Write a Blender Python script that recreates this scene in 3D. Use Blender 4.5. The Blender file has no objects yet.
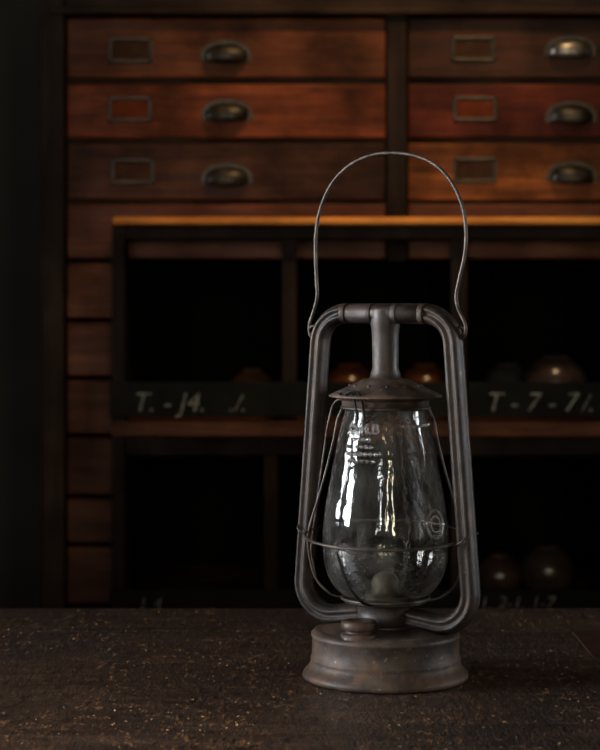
import bpy, bmesh, math, random
from mathutils import Vector, Matrix
random.seed(7)
scene=bpy.context.scene
scene.view_settings.view_transform='Standard'
COL=scene.collection
CAMZ=1.07; F=1900.0; TZ=0.75

# ---------------------------------------------------------------- helpers
def empty(name,loc=(0,0,0),rz=0):
    e=bpy.data.objects.new(name,None); e.location=loc; e.rotation_euler=(0,0,rz)
    e.empty_display_size=0.05; COL.objects.link(e); return e
def mkobj(name,verts,faces,mat=None,parent=None,smooth=False):
    me=bpy.data.meshes.new(name); me.from_pydata([tuple(v) for v in verts],[],faces); me.update()
    ob=bpy.data.objects.new(name,me); COL.objects.link(ob)
    if mat: me.materials.append(mat)
    if smooth:
        for p in me.polygons: p.use_smooth=True
    if parent: ob.parent=parent
    return ob
def fixn(ob):
    bm=bmesh.new(); bm.from_mesh(ob.data); bmesh.ops.recalc_face_normals(bm,faces=bm.faces); bm.to_mesh(ob.data); bm.free()
def box(name,x0,x1,y0,y1,z0,z1,mat,parent=None,bev=0.002,seg=2):
    x0,x1=min(x0,x1),max(x0,x1); y0,y1=min(y0,y1),max(y0,y1); z0,z1=min(z0,z1),max(z0,z1)
    v=[(x0,y0,z0),(x1,y0,z0),(x1,y1,z0),(x0,y1,z0),(x0,y0,z1),(x1,y0,z1),(x1,y1,z1),(x0,y1,z1)]
    f=[(0,3,2,1),(4,5,6,7),(0,1,5,4),(1,2,6,5),(2,3,7,6),(3,0,4,7)]
    ob=mkobj(name,v,f,mat,parent)
    if bev>0:
        m=ob.modifiers.new('bevel','BEVEL'); m.width=bev; m.segments=seg; m.limit_method='NONE'
    return ob
def lathe(name,prof,mat,parent=None,n=96,loc=(0,0,0),smooth=True,auto=None):
    verts=[];faces=[];idx=[]
    for (r,z) in prof:
        if r<1e-6:
            idx.append([len(verts)]); verts.append((loc[0],loc[1],loc[2]+z))
        else:
            row=[]
            for i in range(n):
                a=2*math.pi*i/n; row.append(len(verts)); verts.append((loc[0]+r*math.cos(a),loc[1]+r*math.sin(a),loc[2]+z))
            idx.append(row)
    for k in range(len(prof)-1):
        A,B=idx[k],idx[k+1]
        for i in range(n):
            j=(i+1)%n
            if len(A)==1 and len(B)==1: break
            if len(A)==1: faces.append((A[0],B[j],B[i]))
            elif len(B)==1: faces.append((A[i],A[j],B[0]))
            else: faces.append((A[i],A[j],B[j],B[i]))
    ob=mkobj(name,verts,faces,mat,parent,smooth); fixn(ob)
    if auto:
        e=ob.modifiers.new('es','EDGE_SPLIT'); e.split_angle=math.radians(auto)
    return ob
def catmull(pts,sub=8,closed=False):
    P=[Vector(p) for p in pts]; out=[]; n=len(P)
    rng=range(n) if closed else range(n-1)
    for i in rng:
        if closed: p0,p1,p2,p3=P[(i-1)%n],P[i],P[(i+1)%n],P[(i+2)%n]
        else:
            p1,p2=P[i],P[i+1]; p0=P[i-1] if i>0 else p1*2-p2; p3=P[i+2] if i+2<n else p2*2-p1
        for k in range(sub):
            t=k/sub
            out.append(0.5*((2*p1)+(p2-p0)*t+(2*p0-5*p1+4*p2-p3)*t*t+(3*p1-p0-3*p2+p3)*t**3))
    if not closed: out.append(P[-1])
    return out
def fillet(pts,rads,seg=14):
    P=[Vector(p) for p in pts]; out=[P[0]]
    for i in range(1,len(P)-1):
        a=(P[i-1]-P[i]).normalized(); b=(P[i+1]-P[i]).normalized(); r=rads[i-1]
        ang=a.angle(b); d=r/math.tan(ang/2)
        s=P[i]+a*d; e=P[i]+b*d
        c=P[i]+(a+b).normalized()*(r/math.sin(ang/2))
        u=(s-c); w=(e-c); tot=u.angle(w); ax=u.cross(w).normalized()
        for k in range(seg+1):
            out.append(c+Matrix.Rotation(tot*k/seg,3,ax)@u)
    out.append(P[-1]); return out
def wire(name,pts,r,mat,parent=None,closed=False,sides=10):
    P=[Vector(p) for p in pts]; n=len(P); verts=[];faces=[]
    T=[]
    for i in range(n):
        if closed: t=P[(i+1)%n]-P[i-1]
        else: t=P[min(i+1,n-1)]-P[max(i-1,0)]
        T.append(t.normalized())
    up=Vector((0,0,1)) if abs(T[0].z)<0.9 else Vector((0,1,0))
    N=(up-T[0]*up.dot(T[0])).normalized()
    for i in range(n):
        N=(N-T[i]*N.dot(T[i])).normalized(); B=T[i].cross(N)
        for k in range(sides):
            a=2*math.pi*k/sides; verts.append(P[i]+(N*math.cos(a)+B*math.sin(a))*r)
    for i in range(n if closed else n-1):
        j=(i+1)%n
        for k in range(sides):
            l=(k+1)%sides; faces.append((i*sides+k,i*sides+l,j*sides+l,j*sides+k))
    if not closed:
        faces.append(tuple(range(sides))[::-1]); faces.append(tuple((n-1)*sides+k for k in range(sides)))
    ob=mkobj(name,verts,faces,mat,parent,True); fixn(ob); return ob
def sweep_planar(name,pts,wN,wB,mat,parent,ridge=0.0,sides=64,scale=1.0):
    P=[Vector(p) for p in pts]; n=len(P); B=Vector((0,1,0)); verts=[];faces=[]
    for i in range(n):
        t=(P[min(i+1,n-1)]-P[max(i-1,0)]).normalized(); N=t.cross(B).normalized()
        for k in range(sides):
            a=2*math.pi*k/sides
            c,s=math.cos(a),math.sin(a)
            ex=0.8
            x=wN*math.copysign(abs(c)**ex,c); y=wB*math.copysign(abs(s)**ex,s)
            if ridge:   # pressed channels along the tube's broad faces
                y-=math.copysign(ridge*math.exp(-(abs(c-.05)/0.22)**2),s)
                x+=math.copysign(.5*ridge*math.exp(-(abs(s)/0.13)**2),c)
            verts.append(P[i]+N*x*scale+B*y*scale)
    for i in range(n-1):
        for k in range(sides):
            l=(k+1)%sides; faces.append((i*sides+k,i*sides+l,(i+1)*sides+l,(i+1)*sides+k))
    faces.append(tuple(range(sides))); faces.append(tuple((n-1)*sides+k for k in range(sides)))
    ob=mkobj(name,verts,faces,mat,parent,True); fixn(ob); return ob

# ---------------------------------------------------------------- materials
def newmat(name):
    m=bpy.data.materials.new(name); m.use_nodes=True; nt=m.node_tree
    return m,nt,nt.nodes['Principled BSDF']
def ramp(nt,fac,stops):
    r=nt.nodes.new('ShaderNodeValToRGB'); cr=r.color_ramp
    while len(cr.elements)<len(stops): cr.elements.new(0.5)
    for e,(p,c) in zip(cr.elements,stops): e.position=p; e.color=(c[0],c[1],c[2],1)
    nt.links.new(fac,r.inputs['Fac']); return r.outputs['Color']
def noise(nt,vec,scale,detail=6,rough=0.6,dist=0.0):
    n=nt.nodes.new('ShaderNodeTexNoise'); n.inputs['Scale'].default_value=scale
    n.inputs['Detail'].default_value=detail; n.inputs['Roughness'].default_value=rough; n.inputs['Distortion'].default_value=dist
    nt.links.new(vec,n.inputs['Vector']); return n.outputs['Fac']
def coords(nt,scale=(1,1,1),loc=(0,0,0)):
    t=nt.nodes.new('ShaderNodeTexCoord'); m=nt.nodes.new('ShaderNodeMapping')
    m.inputs['Scale'].default_value=scale; m.inputs['Location'].default_value=loc
    nt.links.new(t.outputs['Object'],m.inputs['Vector']); return m.outputs['Vector']
def mix(nt,fac,a,b,mode='MIX'):
    m=nt.nodes.new('ShaderNodeMix'); m.data_type='RGBA'; m.blend_type=mode
    if isinstance(fac,(int,float)): m.inputs['Factor'].default_value=fac
    else: nt.links.new(fac,m.inputs['Factor'])
    for s,k in ((a,'A'),(b,'B')):
        sock=[i for i in m.inputs if i.name==k and i.type=='RGBA'][0]
        if isinstance(s,tuple): sock.default_value=(s[0],s[1],s[2],1)
        else: nt.links.new(s,sock)
    return [o for o in m.outputs if o.type=='RGBA'][0]
def bump(nt,bs,h,strength=0.3,dist=0.001):
    b=nt.nodes.new('ShaderNodeBump'); b.inputs['Strength'].default_value=strength; b.inputs['Distance'].default_value=dist
    nt.links.new(h,b.inputs['Height']); nt.links.new(b.outputs['Normal'],bs.inputs['Normal'])
def wood(name,dark,light,axis='x',seed=0,rough=0.5,bmp=0.25,stain=0.75):
    m,nt,bs=newmat(name)
    sc={'x':(2.2,30,30),'z':(30,30,2.2),'y':(30,2.2,30)}[axis]
    v=coords(nt,sc,(seed*1.7,seed*2.3,seed*3.1)); v2=coords(nt,(1,1,1),(seed,seed*.7,seed*1.3))
    g=noise(nt,v,1.4,8,0.65,0.8); fine=noise(nt,v,7,6,0.7)
    c=ramp(nt,g,[(0.3,dark),(0.52,tuple((a+b)/2 for a,b in zip(dark,light))),(0.72,light)])
    st=noise(nt,v2,7,5,0.6); stc=ramp(nt,st,[(0.3,(1-stain,)*3),(0.65,(1,1,1))])
    c=mix(nt,1.0,c,stc,'MULTIPLY')
    fc=ramp(nt,fine,[(0.38,(0.55,0.5,0.45)),(0.55,(1,1,1))]); c=mix(nt,0.7,c,fc,'MULTIPLY')
    nt.links.new(c,bs.inputs['Base Color'])
    r=ramp(nt,st,[(0.3,(rough+.15,)*3),(0.7,(rough-.08,)*3)]); nt.links.new(r,bs.inputs['Roughness'])
    bs.inputs['Specular IOR Level'].default_value=0.10
    bump(nt,bs,fine,bmp,0.001); return m
def metal(name,c1,c2,c3,rough=(0.38,0.65),metallic=0.7,scale=60,bmp=0.25,fleck=None,rust=None):
    m,nt,bs=newmat(name); v=coords(nt)
    a=noise(nt,v,scale,8,0.65); b=noise(nt,v,scale*5,4,0.6)
    c=ramp(nt,a,[(0.34,c1),(0.52,c2),(0.68,c3)])
    if rust:
        rn=ramp(nt,noise(nt,coords(nt,(1,1,1),(7,3,5)),scale*.55,9,.72),[(0.47,(0,0,0)),(0.60,(.85,.85,.85))])
        c=mix(nt,rn,c,rust)
    fl=ramp(nt,b,[(0.64,(0,0,0)),(0.72,(1,1,1))]); 
    c=mix(nt,fl,c,fleck or tuple(min(1,x*1.8) for x in c3))
    dk=ramp(nt,noise(nt,coords(nt,(1,1,1),(3,1,2)),scale*3,7,.75),[(0.34,(.6,.6,.6)),(0.48,(0,0,0))])
    c=mix(nt,dk,c,tuple(x*.7 for x in c1))
    nt.links.new(c,bs.inputs['Base Color'])
    nt.links.new(ramp(nt,a,[(0.3,(rough[0],)*3),(0.7,(rough[1],)*3)]),bs.inputs['Roughness'])
    bs.inputs['Specular IOR Level'].default_value=0.35
    bs.inputs['Metallic'].default_value=metallic; bump(nt,bs,b,bmp,0.0004); return m
def plain(name,c,rough=0.8,metallic=0.0,var=0.25,scale=8):
    m,nt,bs=newmat(name); v=coords(nt); a=noise(nt,v,scale,6,0.6)
    nt.links.new(ramp(nt,a,[(0.3,tuple(x*(1-var) for x in c)),(0.7,tuple(x*(1+var) for x in c))]),bs.inputs['Base Color'])
    bs.inputs['Roughness'].default_value=rough; bs.inputs['Metallic'].default_value=metallic
    bump(nt,bs,a,0.15,0.002); return m

M_frame=wood('carcass_wood',(0.008,0.004,0.002),(0.038,0.018,0.008),'z',1,0.6)
M_frameh=wood('carcass_wood_rail',(0.010,0.005,0.003),(0.046,0.021,0.009),'x',2,0.6)
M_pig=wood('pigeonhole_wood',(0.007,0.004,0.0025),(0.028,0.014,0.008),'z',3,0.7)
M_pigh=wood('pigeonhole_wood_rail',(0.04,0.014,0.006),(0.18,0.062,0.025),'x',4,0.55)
M_ledge=wood('lit_ledge_wood',(0.45,0.13,0.024),(0.99,0.38,0.07),'x',5,0.45,0.2,0.5)  # bright orange holds the light caught along the ledge nose
M_lip=plain('label_board_paint',(0.0075,0.0075,0.0055),0.85,0,0.4,20)
M_lip.node_tree.nodes['Principled BSDF'].inputs['Specular IOR Level'].default_value=.08
M_chalk=plain('chalk',(0.17,0.165,0.135),0.9,0,0.8,90)
M_inside=plain('shaded_interior_wood',(0.003,0.0025,0.002),0.95)  # near-black colour puts shade into the openings and drawer gaps
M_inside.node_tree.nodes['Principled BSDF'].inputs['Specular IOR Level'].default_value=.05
M_pull=metal('aged_iron_pull',(0.012,0.010,0.008),(0.032,0.026,0.019),(0.07,0.056,0.042),(0.35,0.5),0.7)
M_pull2=metal('bright_pull',(0.08,0.07,0.06),(0.16,0.145,0.12),(0.28,0.25,0.20),(0.25,0.4),0.9)
M_card=plain('label_card',(0.036,0.016,0.008),0.9,0,0.4,40)
M_cardr=plain('label_card_red',(0.09,0.019,0.006),0.9,0,0.3,40)
for mm in (M_card,M_cardr): mm.node_tree.nodes['Principled BSDF'].inputs['Specular IOR Level'].default_value=.1
M_iron=metal('lantern_iron',(0.009,0.007,0.0066),(0.023,0.0185,0.0168),(0.048,0.037,0.031),(0.38,0.62),0.35,55,.5,(0.11,0.08,0.065),(0.040,0.024,0.016))
M_rust=metal('lantern_base_iron',(0.018,0.0125,0.010),(0.042,0.030,0.024),(0.082,0.057,0.043),(0.44,0.68),0.25,42,.6,(0.22,0.15,0.105),(0.095,0.050,0.028))
M_wire=metal('guard_wire',(0.018,0.015,0.013),(0.05,0.040,0.033),(0.10,0.07,0.048),(0.38,0.55),0.6,80)
M_blackwire=metal('black_wire',(0.004,0.004,0.004),(0.008,0.008,0.008),(0.015,0.013,0.012),(0.5,0.7),0.4)
M_burner=metal('burner_brass',(0.03,0.025,0.018),(0.07,0.058,0.042),(0.12,0.10,0.07),(0.35,0.6),0.5)

def glassmat(name,tint,rough=0.0,dirt=0.04,lo=.1,b=.6):
    m,nt,bs=newmat(name)
    bs.inputs['Base Color'].default_value=(*tint,1); bs.inputs['Transmission Weight'].default_value=1
    bs.inputs['Roughness'].default_value=rough; bs.inputs['IOR'].default_value=1.52
    v=coords(nt,(1,1,0.5)); n=noise(nt,v,38,3,0.5); bump(nt,bs,n,b,0.0022)
    d=nt.nodes.new('ShaderNodeBsdfDiffuse'); d.inputs['Color'].default_value=(0.55,0.53,0.48,1)
    mx=nt.nodes.new('ShaderNodeMixShader'); out=nt.nodes['Material Output']
    dn=noise(nt,coords(nt,(1,1,.5)),50,8,0.75); r=ramp(nt,dn,[(0.42,(dirt*lo,)*3),(0.72,(dirt*3,)*3)])
    nt.links.new(r,mx.inputs['Fac']); nt.links.new(bs.outputs[0],mx.inputs[1]); nt.links.new(d.outputs[0],mx.inputs[2])
    nt.links.new(mx.outputs[0],out.inputs['Surface']); return m
M_glass=glassmat('clear_globe_glass',(1.0,0.998,0.98),0.0,0.018)
M_emb=glassmat('embossed_glass',(1,1,1),0.05,0.10,.8)

# table material
M_table,nt,bs=newmat('worn_table_wood')
v=coords(nt,(5,36,36)); v1=coords(nt,(1,.55,1)); vs=coords(nt,(1,0.38,1)); v0=coords(nt,(1,.5,1),(4,2,1))
g=noise(nt,v,1.2,9,0.7,1.0)
c=ramp(nt,g,[(0.3,(0.010,0.0065,0.005)),(0.55,(0.030,0.019,0.014)),(0.75,(0.064,0.041,0.029))])
big=noise(nt,v1,6,6,0.65); c=mix(nt,1.0,c,ramp(nt,big,[(0.34,(0.38,0.36,0.34)),(0.66,(1.5,1.4,1.3))]),'MULTIPLY')
patch=ramp(nt,noise(nt,v0,8,5,0.65),[(0.42,(0.12,)*3),(0.60,(1,)*3)])
fl=noise(nt,vs,190,4,0.65); flm=ramp(nt,fl,[(0.575,(0,0,0)),(0.63,(1,1,1))])
flm=mix(nt,1.0,flm,patch,'MULTIPLY')
c=mix(nt,flm,c,(0.16,0.080,0.036))
dk=ramp(nt,noise(nt,coords(nt,(1,.38,1),(2,5,1)),150,5,0.7),[(0.39,(.9,.9,.9)),(0.46,(0,0,0))]); c=mix(nt,dk,c,(0.006,0.0045,0.004))
sp=noise(nt,vs,260,2,0.5); spm=ramp(nt,sp,[(0.675,(0,0,0)),(0.71,(1,1,1))]); spm=mix(nt,1.0,spm,patch,'MULTIPLY'); c=mix(nt,spm,c,(0.65,0.38,0.18))
scn=noise(nt,coords(nt,(6,70,1),(1,9,0)),3.2,3,0.5,1.5); scm=ramp(nt,scn,[(0.66,(0,0,0)),(0.69,(.6,.6,.6))]); c=mix(nt,scm,c,(0.12,0.075,0.048))
nt.links.new(c,bs.inputs['Base Color'])
nt.links.new(ramp(nt,big,[(0.3,(0.52,)*3),(0.7,(0.28,)*3)]),bs.inputs['Roughness'])
bs.inputs['Specular IOR Level'].default_value=0.5
hh=mix(nt,0.25,fl,g); bump(nt,bs,hh,1.0,0.0045)

# ---------------------------------------------------------------- room
RX0,RX1,RY0,RY1,RZ=-2.3,2.6,-2.6,3.60,2.8
M_wall=plain('dark_plaster',(0.013,0.012,0.009),0.9,0,0.6,3)
M_wall2=plain('side_plaster',(0.018,0.016,0.014),0.9,0,0.2,3)
M_ceil=plain('ceiling_boards',(0.018,0.014,0.010),0.9)
M_floor=wood('floor_boards',(0.012,0.008,0.006),(0.04,0.027,0.018),'x',9,0.6)
M_winf=wood('window_frame_wood',(0.02,0.014,0.01),(0.08,0.055,0.04),'z',11,0.6)
box('floor',RX0-.1,RX1+.1,RY0-.1,RY1+.1,-0.1,0,M_floor,None,0)
box('wall_back',RX0-.1,RX1+.1,RY1,RY1+.1,0,RZ,M_wall,None,0)
def multibox(name,boxes,mat):
    V=[];Fc=[]
    for (x0,x1,y0,y1,z0,z1) in boxes:
        b=len(V); V+=[(x0,y0,z0),(x1,y0,z0),(x1,y1,z0),(x0,y1,z0),(x0,y0,z1),(x1,y0,z1),(x1,y1,z1),(x0,y1,z1)]
        Fc+=[tuple(b+i for i in f) for f in [(0,3,2,1),(4,5,6,7),(0,1,5,4),(1,2,6,5),(2,3,7,6),(3,0,4,7)]]
    return mkobj(name,V,Fc,mat)
def area(name,loc,rot,sx,sy,power,col,spread=180):
    l=bpy.data.lights.new(name,'AREA'); l.shape='RECTANGLE'; l.size=sx; l.size_y=sy; l.energy=power; l.color=col; l.spread=math.radians(spread)
    o=bpy.data.objects.new(name,l); o.location=loc; o.rotation_euler=rot; COL.objects.link(o); return o
def winframe(name,c,h,k,ax,nc=2,nr=3,mw=.012):
    e=empty(name,c); w=.035
    if ax=='y': e.rotation_euler=(0,0,math.radians(90))
    if ax=='z': e.rotation_euler=(math.radians(90),0,0)
    B=[(-h,-h+w,-k,k),(h-w,h,-k,k),(-h,h,-k,-k+w),(-h,h,k-w,k)]
    for i in range(1,nc): x=-h+2*h*i/nc; B.append((x-mw,x+mw,-k,k))
    for i in range(1,nr): z=-k+2*k*i/nr; B.append((-h,h,z-mw,z+mw))
    for i,(a,b,c_,d) in enumerate(B): box('frame_bar_%d'%i,a,b,-.03,.03,c_,d,M_winf,e,0)
def wall_with(name,axis,c0,c1,lo,hi,wins,mat):
    B=[]; cur=lo
    for (a,b,z0,z1) in sorted(wins):
        B.append((cur,a,0,RZ)); B.append((a,b,0,z0)); B.append((a,b,z1,RZ)); cur=b
    B.append((cur,hi,0,RZ))
    if axis=='x': return multibox(name,[(c0,c1,a,b,z0,z1) for a,b,z0,z1 in B],mat)
    return multibox(name,[(a,b,c0,c1,z0,z1) for a,b,z0,z1 in B],mat)
sx0,sx1,sy0,sy1=-1.05,-0.15,0.55,1.25
multibox('ceiling',[(RX0-.1,sx0,RY0-.1,RY1+.1,RZ,RZ+.1),(sx1,RX1+.1,RY0-.1,RY1+.1,RZ,RZ+.1),(sx0,sx1,RY0-.1,sy0,RZ,RZ+.1),(sx0,sx1,sy1,RY1+.1,RZ,RZ+.1)],M_ceil)
WL=[(0.80,1.40,0.95,2.25),(1.95,2.40,0.95,2.25)]
WR=[(1.50,1.95,0.95,2.25)]
WF=[(-1.25,-0.97,0.95,2.3),(0.10,0.30,0.95,2.3),(0.80,1.05,0.95,2.3)]
wall_with('wall_left','x',RX0-.1,RX0,RY0,RY1,WL,M_wall2)
wall_with('wall_right','x',RX1,RX1+.1,RY0,RY1,WR,M_wall2)
wall_with('wall_front','y',RY0-.1,RY0,RX0,RX1,WF,M_wall2)
wn=1
def win(axis,sgn,cpos,w,rad,col,spread,nc,nr,mw):
    global wn
    a,b,z0,z1=w; A=(b-a)*(z1-z0); P=rad*math.pi*A; m=(a+b)/2; zc=(z0+z1)/2
    if axis=='x':
        winframe('window_%d'%wn,(cpos+sgn*.05,m,zc),(b-a)/2,(z1-z0)/2,'y',nc,nr,mw)
        area('daylight_window_%d'%wn,(cpos+sgn*.09,m,zc),(0,math.radians(90*sgn),0),z1-z0,b-a,P,col,spread)
    else:
        winframe('window_%d'%wn,(m,cpos+sgn*.05,zc),(b-a)/2,(z1-z0)/2,'x',nc,nr,mw)
        area('daylight_window_%d'%wn,(m,cpos+sgn*.09,zc),(math.radians(90),0,0),b-a,z1-z0,P,col,spread)
    wn+=1
win('x',-1,RX0,WL[0],20,(0.90,0.95,1.0),50,2,5,.02)
win('x',-1,RX0,WL[1],11,(0.90,0.95,1.0),44,2,5,.02)  # extra window added for a highlight on the globe's left edge
win('x',1,RX1,WR[0],4.5,(0.90,0.95,1.0),44,2,5,.02)  # unseen window added for a streak on the globe's right edge
win('y',-1,RY0,WF[0],10,(0.92,0.95,1.0),80,1,6,.03)
win('y',-1,RY0,WF[1],8,(1.0,0.90,0.68),60,1,6,.03)
win('y',-1,RY0,WF[2],9,(1.0,0.86,0.56),80,1,6,.03)
winframe('window_7',((sx0+sx1)/2,(sy0+sy1)/2,RZ+.05),.45,.35,'z')
area('daylight_window_7',((sx0+sx1)/2,(sy0+sy1)/2,RZ+.09),(0,math.radians(14),0),sx1-sx0,sy1-sy0,36,(1.0,0.89,0.76),62)  # skylight added to light hood, tank top and table from above

# ---------------------------------------------------------------- cabinet
def PX(px,D): return (px-300)/F*D
def PZ(py,D): return CAMZ-(py-300)/F*D
D1=3.0; D2=2.93
cab=empty('apothecary_cabinet',(0,0,0))
def cb(name,px0,px1,py0,py1,y0,y1,mat,bev=0.002,D=D1,z0=None):
    return box(name,PX(px0,D),PX(px1,D),y0,y1,PZ(py1,D) if z0 is None else z0,PZ(py0,D),mat,cab,bev)
YB=3.48
cb('side_panel_left',42,66,-30,0,2.985,YB,M_frame,0.004,z0=0)
cb('side_panel_right',728,752,-30,0,2.985,YB,M_frame,0.004,z0=0)
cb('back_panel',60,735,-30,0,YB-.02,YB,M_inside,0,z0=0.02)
cb('top_board',30,764,-48,-30,2.95,YB,M_frameh,0.004)
cb('top_rail',66,728,-30,9,2.992,3.04,M_frameh,0.002)
cb('top_bead',50,744,9,16,2.978,3.04,M_frameh,0.003)
cb('centre_stile',387,407,9,262,2.990,3.2,M_frame,0.003)
cb('drawer_core',67,727,16,250,3.025,YB-.03,M_inside,0)
for i,(a,b) in enumerate([(78,83),(138,142),(200,204)]):
    cb('drawer_rail_%d'%i,66,728,a,b,3.006,3.06,M_frameh,0.001)
rows=[(18,78),(84,138),(143,200)]
cols=[(67,386),(408,727)]
dcol={(0,0):((0.05,0.012,0.003),(0.20,0.055,0.013)),(0,1):((0.08,0.014,0.0035),(0.30,0.068,0.014)),(0,2):((0.030,0.010,0.004),(0.11,0.034,0.011)),
      (1,0):((0.025,0.009,0.004),(0.085,0.026,0.009)),(1,1):((0.06,0.008,0.0025),(0.17,0.028,0.008)),(1,2):((0.10,0.025,0.005),(0.42,0.125,0.025))}
def pull(cx,cz,y,mat,k):
    a,b,c=.0345,.022,.021; V=[];Fc=[]; nu,nv=28,14
    for i in range(nu+1):
        ph=math.pi*i/nu
        for j in range(nv+1):
            th=-0.55+(math.pi/2+0.55)*j/nv
            V.append((a*math.cos(ph), -b*math.sin(ph)**.7*math.cos(th), c*math.sin(ph)**.7*math.sin(th)))
    for i in range(nu):
        for j in range(nv):
            p=i*(nv+1)+j; Fc.append((p,p+1,p+nv+2,p+nv+1))
    o=mkobj('cup_pull_%s'%k,[(cx+x,y+yy,cz+z) for x,yy,z in V],Fc,mat,cab,True)
    s=o.modifiers.new('sol','SOLIDIFY'); s.thickness=.0025
    pts=[]; n=24
    for i in range(n+1):
        t=math.pi*i/n; pts.append((.040*math.cos(t),.026*math.sin(t)**.8))
    pts=[(.040,-.006)]+pts+[(-.040,-.006)]
    V=[(cx+x,y-.0022,cz+z) for x,z in pts]+[(cx+x,y+.001,cz+z) for x,z in pts]; m=len(pts)
    Fc=[tuple(range(m))[::-1],tuple(range(m,2*m))]+[(i,(i+1)%m,m+(i+1)%m,m+i) for i in range(m)]
    f=mkobj('pull_flange_%s'%k,V,Fc,M_pull,cab); fixn(f)
def holder(cx,cz,y,k,card):
    w,h,t=.034,.0195,.005
    for i,(a,b,c_,d) in enumerate([(-w,w,h-t,h),(-w,w,-h,-h+t),(-w,-w+t,-h,h),(w-t,w,-h,h)]):
        box('label_frame_%s_%d'%(k,i),cx+a,cx+b,y-.004,y,cz+c_,cz+d,M_pull,cab,0.001)
    box('label_card_%s'%k,cx-w+t,cx+w-t,y-.0015,y,cz-h+t,cz+h-t,card,cab,0)
pulls={(0,0):(226,53),(0,1):(227,112),(0,2):(227,176),(1,0):(570,48),(1,1):(571,114),(1,2):(572,174)}
labs={(0,0):(131,50),(0,1):(130,109),(0,2):(133,171),(1,0):(473,49),(1,1):(475,109),(1,2):(475,170)}
for ci,(a,b) in enumerate(cols):
    for ri,(t,u) in enumerate(rows):
        d,l=dcol[(ci,ri)]
        m=wood('drawer_wood_%d%d'%(ci,ri),d,l,'x',20+ci*7+ri*3,0.5,0.25,0.88)
        cb('drawer_front_%d_%d'%(ci,ri),a,b,t,u,3.0,3.022,m,0.003)
        k='%d%d'%(ci,ri)
        px,py=pulls[(ci,ri)]; pull(PX(px,D1),PZ(py+4,D1),3.0,M_pull2 if (ci,ri)==(1,0) else M_pull,k)
        px,py=labs[(ci,ri)]; holder(PX(px,D1),PZ(py,D1),3.0,k,M_cardr if ri==1 else M_card)
m4=wood('drawer_wood_lower',(0.055,0.014,0.004),(0.18,0.05,0.015),'x',50,0.45,0.25,0.7)
cb('drawer_front_0_3',67,386,204,259,3.0,3.022,m4,0.003)
cb('drawer_front_1_3',408,727,204,259,3.0,3.022,m4,0.003)
ends=[(263,318),(322,376),(380,434),(438,495),(499,543),(547,604),(608,660),(664,720),(724,780),(784,840)]
for i,(t,u) in enumerate(ends):
    f=max(0.3,1.0-i*0.11)  # light fading down the cabinet is put into the wood colour
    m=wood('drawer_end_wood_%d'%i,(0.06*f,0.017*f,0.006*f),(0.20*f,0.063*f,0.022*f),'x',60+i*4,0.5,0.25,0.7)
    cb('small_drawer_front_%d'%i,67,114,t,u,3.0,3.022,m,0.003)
    cb('small_drawer_core_%d'%i,67,112,t-3,u+4,3.024,3.05,M_inside,0)
cb('small_drawer_partition',112,116,262,0,2.995,YB-.03,M_inside,0,z0=0.08)
cb('plinth',66,728,845,900,3.01,3.05,M_frameh,0.003,z0=0)
def pg(name,px0,px1,py0,py1,mat,y0=D2,y1=None,bev=0.002):
    return box(name,PX(px0,D2),PX(px1,D2),y0,YB-.025 if y1 is None else y1,PZ(py1,D2),PZ(py0,D2),mat,cab,bev)
pg('ledge_board',114,760,217.5,225.5,M_ledge,2.900,3.0,0.0055)
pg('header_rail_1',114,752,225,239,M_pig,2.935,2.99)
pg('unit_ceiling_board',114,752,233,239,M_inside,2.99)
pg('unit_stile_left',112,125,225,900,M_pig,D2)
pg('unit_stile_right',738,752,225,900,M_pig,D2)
def div(name,a,b,t,u):
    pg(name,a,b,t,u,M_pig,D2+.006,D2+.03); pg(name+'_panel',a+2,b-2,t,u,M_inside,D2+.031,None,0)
div('divider_1a',282,297,239,421)
div('divider_1b',452,468,239,421)
div('divider_1c',612,626,239,421)
div('divider_2a',264,278,436,612)
div('divider_2b',452,468,436,612)
div('divider_2c',612,626,436,612)
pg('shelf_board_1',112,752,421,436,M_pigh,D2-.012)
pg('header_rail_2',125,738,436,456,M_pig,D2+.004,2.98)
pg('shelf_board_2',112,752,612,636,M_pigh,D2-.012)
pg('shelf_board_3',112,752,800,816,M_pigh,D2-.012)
div('divider_3a',282,297,636,800)
div('divider_3b',452,468,636,800)
for i,(t,u) in enumerate([(382,417),(590,610)]):
    pg('label_board_%da'%i,110,312,t,u,M_lip,D2-.008,D2+.006)
    pg('label_board_%db'%i,314,466,t,u,M_lip,D2-.008,D2+.006)
    pg('label_board_%dc'%i,468,750,t,u,M_lip,D2-.008,D2+.006)
def text(name,body,px,py,size,D,y):
    cu=bpy.data.curves.new(name,'FONT'); cu.body=body; cu.size=size; cu.extrude=.0004; cu.offset=-0.0004; cu.shear=.25
    o=bpy.data.objects.new(name,cu); cu.materials.append(M_chalk); COL.objects.link(o); o.parent=cab
    o.location=(PX(px,D),y,PZ(py,D)); o.rotation_euler=(math.radians(90),0,0); return o
for k,(b,px,py,s) in enumerate([('T. - J4.',132,411,.042),('./.',228,411,.038),('T - 7 - 7',484,411,.042),('/.',580,411,.038),('1. 2-1. 1-7',478,608,.028),('J. 4',140,608,.026)]):
    text('chalk_mark_%d'%k,b,px,py,s,D2,D2-.0085)

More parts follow.
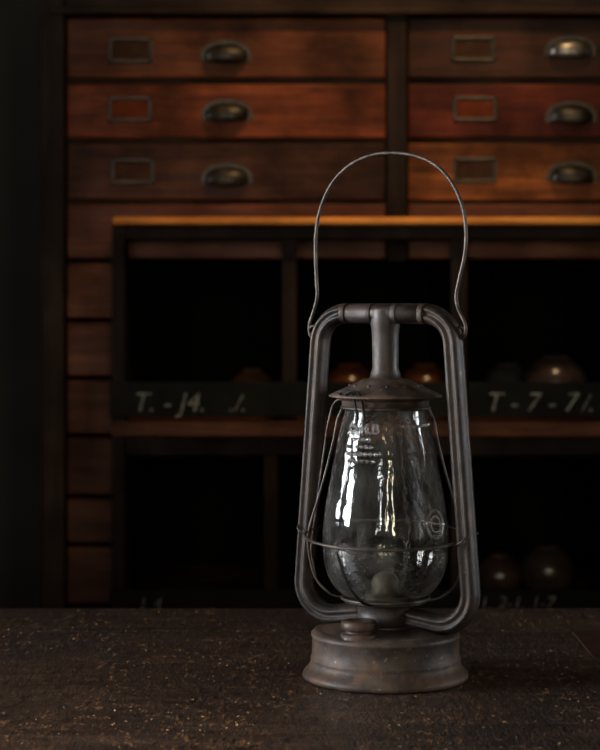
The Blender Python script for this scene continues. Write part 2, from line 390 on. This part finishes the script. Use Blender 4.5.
# rounded jars standing in the pigeonholes
def ball(px,r,shelf_py,y,c,k):
    m,nt,bs=newmat('jar_glaze_%d'%k); v=coords(nt)
    n=noise(nt,v,30,5,.6); nt.links.new(ramp(nt,n,[(.3,tuple(x*.4 for x in c)),(.7,c)]),bs.inputs['Base Color']); bs.inputs['Roughness'].default_value=.22
    pr=[(0,0),(r*.45,0.0),(r*.5,.002)]
    for i in range(1,24):
        a=-math.pi/2+math.pi*i/24
        if a<0 and math.cos(a)*r<=r*.55: continue
        pr.append((r*math.cos(a),r*.92+r*.92*math.sin(a)))
    pr=[p for p in pr if not (p[1]>r*1.5 and p[0]<r*.42)]
    zt=pr[-1][1]; pr+=[(r*.42,zt+.002),(r*.44,zt+.004),(r*.38,zt+.006),(0,zt+.008)]
    o=lathe('glazed_jar',pr,m,None,48)
    o.location=(PX(px,D2)*y/D2,y,PZ(shelf_py,D2)+.0005)
S1=421;S2=612
ball(252,.040,S1,3.09,(0.09,0.038,0.013),0)
ball(350,.045,S1,3.08,(0.11,0.030,0.012),1)
ball(425,.045,S1,3.08,(0.10,0.030,0.012),2)
ball(508,.044,S1,3.14,(0.035,0.032,0.03),3)
ball(555,.053,S1,3.07,(0.055,0.035,0.03),4)
ball(499,.038,S2,3.07,(0.055,0.029,0.017),5)
ball(547,.046,S2,3.07,(0.05,0.034,0.024),6)

# ---------------------------------------------------------------- table
tb=empty('wooden_workbench',(0,0,0))
ys=[0.55,0.90,1.28,1.838,1.974]
for i in range(4):
    g0=0.0002 if i!=3 else 0.0016
    box('plank_%d'%i,-1.25,1.25,ys[i]+g0,ys[i+1]-0.0002,TZ-.045,TZ,M_table,tb,0.0008 if i<3 else .0022,3)
box('apron_back',-1.2,1.2,1.90,1.925,TZ-.15,TZ-.045,M_table,tb)
box('apron_front',-1.2,1.2,.60,.625,TZ-.15,TZ-.045,M_table,tb)
for i,(x,y) in enumerate([(-1.15,.6),(1.08,.6),(-1.15,1.85),(1.08,1.85)]):
    box('leg_%d'%i,x,x+.07,y,y+.07,0,TZ-.045,M_table,tb,.004)
M_inlay=wood('inlay_wood',(0.025,0.012,0.007),(0.08,0.04,0.022),'x',80,.5)
box('inlay_patch',.262,.40,1.70,1.83,TZ-.01,TZ+.0012,M_inlay,tb,.001)

# ---------------------------------------------------------------- lantern
LX,LY=PX(385.5,1.61),1.61
TH=math.radians(30)
lan=empty('hurricane_lantern',(LX,LY,TZ),-TH)
K=.000847
lathe('fuel_tank',[(0,.0008),(.066,.0008),(.0685,0.0003),(.0700,.0018),(.0700,.0042),(.0688,.0066),(.0662,.0092),(.0640,.0125),(.0630,.0158),(.0636,.0172),(.0630,.0188),
   (.0622,.0205),(.0622,.0345),(.0630,.0358),(.0630,.0380),(.0612,.0402),(.0575,.0415),(.0555,.0410),(.052,.0418),(.040,.0440),(.030,.0452),(.0,.0455)],M_rust,lan,128)
lathe('burner_collar',[(.030,.0448),(.031,.0462),(.0285,.0478),(.0235,.0485),(.0235,.0625),(.0250,.0638),(.0330,.0640),(.0355,.0652),(.0355,.0672),(.0335,.0665),(.025,.0660),(0,.0660)],M_iron,lan,96)
lathe('burner_cone',[(.018,.0661),(.018,.0705),(.0165,.0722),(.0118,.0730),(.0122,.0790),(.0108,.0850),(.0070,.0890),(.0030,.0900),(.0,.0895)],M_burner,lan,48)
lathe('filler_cap',[(.0150,.0405),(.0150,.0440),(.0125,.0450),(.0115,.0455),(.0115,.0475),(.0142,.0480),(.0148,.0490),(.0148,.0535),(.0138,.0550),(.0090,.0556),(.0085,.0545),(0,.0545)],M_rust,lan,48,(-.001,-.046,0))
pts=fillet([(-.018,0,.054),(-.0815,0,.0455),(-.0615,0,.3085),(.0615,0,.3085),(.0815,0,.0455),(.018,0,.054)],[.027,.026,.026,.027],16)
def densify(P,step=.006):
    out=[P[0]]
    for a,b in zip(P,P[1:]):
        n=max(1,int((b-a).length/step))
        for k in range(1,n+1): out.append(a.lerp(b,k/n))
    return out
sweep_planar('air_tube',densify(pts),.0074,.0104,M_iron,lan,.0026)
for i,x in enumerate([-.037,-.012,.012,.037]):
    sweep_planar('crown_band_%d'%i,[(x-.0022,0,.3085),(x-.0012,0,.3085),(x+.0012,0,.3085),(x+.0022,0,.3085)],.0086,.0114,M_iron,lan)
sweep_planar('crown_sleeve',[(-.037,0,.3085),(0,0,.3085),(.037,0,.3085)],.0078,.0108,M_iron,lan)
lathe('chimney_pipe',[(.0118,.312),(.0125,.306),(.0128,.300),(.0120,.296),(.0115,.290),(.0112,.262),(.0128,.258),(.0130,.2545),(.0165,.2525)],M_iron,lan,64)
lathe('canopy_hood',[(.0165,.2528),(.019,.2532),(.0215,.2518),(.034,.2460),(.0445,.2412),(.0478,.2395),(.0480,.2383),(.0462,.2380),(.043,.2375),(.0385,.2355),(.0370,.2345),(.0370,.2300),(.0358,.2300),(.0358,.2350),(.02,.2400),(0,.241)],M_rust,lan,96)
for i in range(12):
    a=2*math.pi*i/12
    lathe('hood_stud_%d'%i,[(0,.0022),(.0012,.0018),(.0018,0),(0,-.0005)],M_rust,lan,10,(.030*math.cos(a),.030*math.sin(a),.2468))
gp=[(603,33.5),(600,36),(596,41),(590,48),(582,54.5),(572,59),(560,61.8),(548,63),(535,63),(520,62),(500,59.2),(480,55.6),(460,51.8),(440,47.8),(425,44.3),(416,41.8),(411,40.5),(408,39.8)]
prof=[(r*K*1.0,(678-y)*K) for y,r in gp]
prof=[(p.x,p.z) for p in catmull([(r,0,z) for r,z in prof],3)]
zmin=.0672; prof=[(r,max(z,zmin)) if i==0 else (r,z) for i,(r,z) in enumerate(prof) if i==0 or z>zmin+.0003]
def gr(z):
    for (r0,z0),(r1,z1) in zip(prof,prof[1:]):
        if z0<=z<=z1: return r0+(r1-r0)*(z-z0)/(z1-z0+1e-9)
    return prof[-1][0]
th=.0024
inner=[(max(r-th,.001),z) for r,z in prof][::-1]
rim=[(prof[-1][0]+.0004,prof[-1][1]+.0006),(prof[-1][0]+.0001,prof[-1][1]+.0016),(prof[-1][0]-.001,prof[-1][1]+.0020),(prof[-1][0]-th,prof[-1][1]+.0012)]
lp=prof+rim+inner+[prof[0]]
lathe('glass_globe',lp,M_glass,lan,128)
def emboss(name,body,size,zc,ang):
    cu=bpy.data.curves.new(name,'FONT'); cu.body=body; cu.size=size; cu.extrude=.0007; cu.align_x='CENTER'; cu.align_y='CENTER'; cu.offset=.0001
    cu.bevel_depth=.0003; cu.resolution_u=4
    o=bpy.data.objects.new(name,cu); COL.objects.link(o); bpy.context.view_layer.update()
    dg=bpy.context.evaluated_depsgraph_get(); me=bpy.data.meshes.new_from_object(o.evaluated_get(dg))
    bpy.data.objects.remove(o)
    for v in me.vertices:
        x,y,z=v.co; zz=zc+y; R=gr(zz)+.0006+z; a=ang+x/gr(zc); v.co=(R*math.cos(a),R*math.sin(a),zz)
    me.materials.clear(); me.materials.append(M_emb)
    ob=bpy.data.objects.new(name,me); COL.objects.link(ob); ob.parent=lan
A0=math.radians(-92)
emboss('embossed_line_1','D.M.B',.0115,(678-427)*K,A0)
def bead(name,ang,z,r):
    R=gr(z); c=(R*math.cos(ang),R*math.sin(ang),z)
    lathe(name,[(0,-r),(r*.7,-r*.7),(r,0),(r*.7,r*.7),(0,r)],M_emb,lan,12,c)
for row,(py,n,r) in enumerate([(437,6,.0020),(444,7,.0018),(451,7,.0021),(458,6,.0017)]):
    for i in range(n):
        if (i*7+row*3)%5==0 and row<2: continue
        bead('embossed_bead_%d_%d'%(row,i),A0+(i-(n-1)/2)*.0046/.042,(678-py)*K,r)
for i in range(9): bead('embossed_bead_rear_%d'%i,math.radians(-40)+i*.0045/.038,(678-424)*K,.0015)
def gring(name,a0,zc,ra,rz,r):
    pts=[]
    for i in range(40):
        t=2*math.pi*i/40; z=zc+rz*math.sin(t); R=gr(z)+.0003; a=a0+ra*math.cos(t)/R; pts.append((R*math.cos(a),R*math.sin(a),z))
    wire(name,pts,r,M_emb,lan,True,8)
gring('embossed_oval',math.radians(-10),(678-520)*K,.011,.0115,.0010)
gring('embossed_oval_inner',math.radians(-10),(678-520)*K,.006,.0065,.0007)
def circ(R,z,tx=0,ty=0,n=80,cx=0,cy=0):
    return [(cx+R*math.cos(2*math.pi*i/n),cy+R*math.sin(2*math.pi*i/n),z+tx*math.cos(2*math.pi*i/n)*R+ty*math.sin(2*math.pi*i/n)*R) for i in range(n)]
wire('guard_ring',circ(.0685,(678-535)*K,-.03,.06),.00125,M_wire,lan,True)
wire('globe_seat_ring',circ(.0368,.0680),.0014,M_wire,lan,True)
wire('globe_top_ring',circ(.0372,.2290),.0012,M_wire,lan,True)
def guard(name,ang,r,mat):
    L=[(.0365,.2295),(.0415,.218),(.0450,.200),(.0520,.172),(.0600,.145),(.0670,.120),(.0655,.100),(.0600,.082),(.0480,.070),(.0370,.0668)]
    wire(name,catmull([(R*math.cos(ang),R*math.sin(ang),z) for R,z in L],8),r,mat,lan)
guard('guard_wire_right',math.radians(18),.0011,M_wire)
guard('guard_wire_left',math.radians(198),.0011,M_wire)
guard('guard_wire_rear',math.radians(100),.0009,M_wire)
L=[(.0685,.113),(.0675,.098),(.0615,.083),(.0500,.0715),(.0375,.0665)]
a=math.radians(-98)
wire('guard_wire_front',catmull([(R*math.cos(a+.07*i),R*math.sin(a+.07*i),z) for i,(R,z) in enumerate(L)],8),.0012,M_blackwire,lan)
for s,nm in ((-1,'left'),(1,'right')):
    wire('ring_clip_'+nm,catmull([(s*.0675,.0,.119),(s*.070,.008,.121),(s*.076,.012,.124),(s*.080,.012,.126),(s*.0805,-.006,.126),(s*.078,-.0125,.122),(s*.071,-.010,.118),(s*.0675,-.003,.117)],6),.0010,M_wire,lan)
for j,da in enumerate((-.10,.06)):
    a=math.radians(-96)+da
    wire('lift_wire_%d'%j,catmull([(.040*math.cos(a-.35),.040*math.sin(a-.35),.2385),(.049*math.cos(a-.2),.049*math.sin(a-.2),.2430),(.047*math.cos(a),.047*math.sin(a),.2440),(.0440*math.cos(a+.06),.0440*math.sin(a+.06),.2360),(.0425*math.cos(a+.08),.0425*math.sin(a+.08),.2270),(.0440*math.cos(a+.12),.0440*math.sin(a+.12),.2200)],8),.0011,M_blackwire,lan)
wire('lift_rod',catmull([(-.036,-.006,.236),(-.046,-.006,.232),(-.052,-.006,.215),(-.058,-.006,.18),(-.064,-.006,.14),(-.069,-.006,.105),(-.064,-.006,.08)],8),.0010,M_wire,lan)
HR=[(.0720,.2900),(.0745,.2935),(.0738,.3010),(.0680,.3120),(.0660,.3230),(.0690,.3380),(.0735,.3560),(.0750,.3760),(.0715,.3980),(.0610,.4190),(.0450,.4340),(.0250,.4420)]
HL=[(.0720,.2900),(.0745,.2935),(.0735,.3010),(.0695,.3120),(.0665,.3230),(.0672,.3380),(.0680,.3560),(.0678,.3760),(.0635,.3980),(.0530,.4190),(.0360,.4345),(.0165,.4425)]
hp=[(-x,0,z) for x,z in HL]+[(.003,0,.4445)]+[(x,0,z) for x,z in HR[::-1]]
wire('bail_handle',catmull(hp,8),.00150,M_wire,lan)
for s,nm in ((-1,'left'),(1,'right')):
    e=[(s*(.0700+.0045*math.cos(t)),0,.2925+.0050*math.sin(t)) for t in [2*math.pi*i/20 for i in range(20)]]
    wire('handle_ear_'+nm,e,.0013,M_iron,lan,True)

# ---------------------------------------------------------------- warm lamps
def spot(name,loc,target,power,angle,blend,col,rad):
    l=bpy.data.lights.new(name,'SPOT'); l.energy=power; l.spot_size=math.radians(angle); l.spot_blend=blend; l.color=col; l.shadow_soft_size=rad
    o=bpy.data.objects.new(name,l); o.location=loc; o.rotation_euler=(Vector(target)-Vector(loc)).to_track_quat('-Z','Y').to_euler(); COL.objects.link(o)
spot('ceiling_spotlight',(0.35,2.05,2.65),(0.12,3.0,1.40),84,35,1.0,(1.0,0.66,0.33),.05)
for i,(x,y,z,e) in enumerate([(-.35,-1.6,2.2,1.2),(.25,-1.9,1.9,1.2),(.75,-1.2,2.1,1.0)]):  # unseen warm points added to put golden specks in the globe
    l=bpy.data.lights.new('added_warm_point_%d'%i,'POINT'); l.energy=e; l.color=(1,.68,.35); l.shadow_soft_size=.03
    o=bpy.data.objects.new('added_warm_point_%d'%i,l); o.location=(x,y,z); COL.objects.link(o)

w=bpy.data.worlds.new('world'); scene.world=w; w.use_nodes=True
w.node_tree.nodes['Background'].inputs[0].default_value=(0.5,0.6,0.7,1); w.node_tree.nodes['Background'].inputs[1].default_value=0.01

cam=bpy.data.cameras.new('camera'); co=bpy.data.objects.new('camera',cam); COL.objects.link(co); scene.camera=co
co.location=(0,0,CAMZ); co.rotation_euler=(math.radians(90),0,0)
cam.sensor_width=36; cam.lens=F/750*36; cam.shift_y=-0.1
cam.dof.use_dof=True; cam.dof.focus_distance=1.57; cam.dof.aperture_fstop=9.5
cam.clip_start=.01
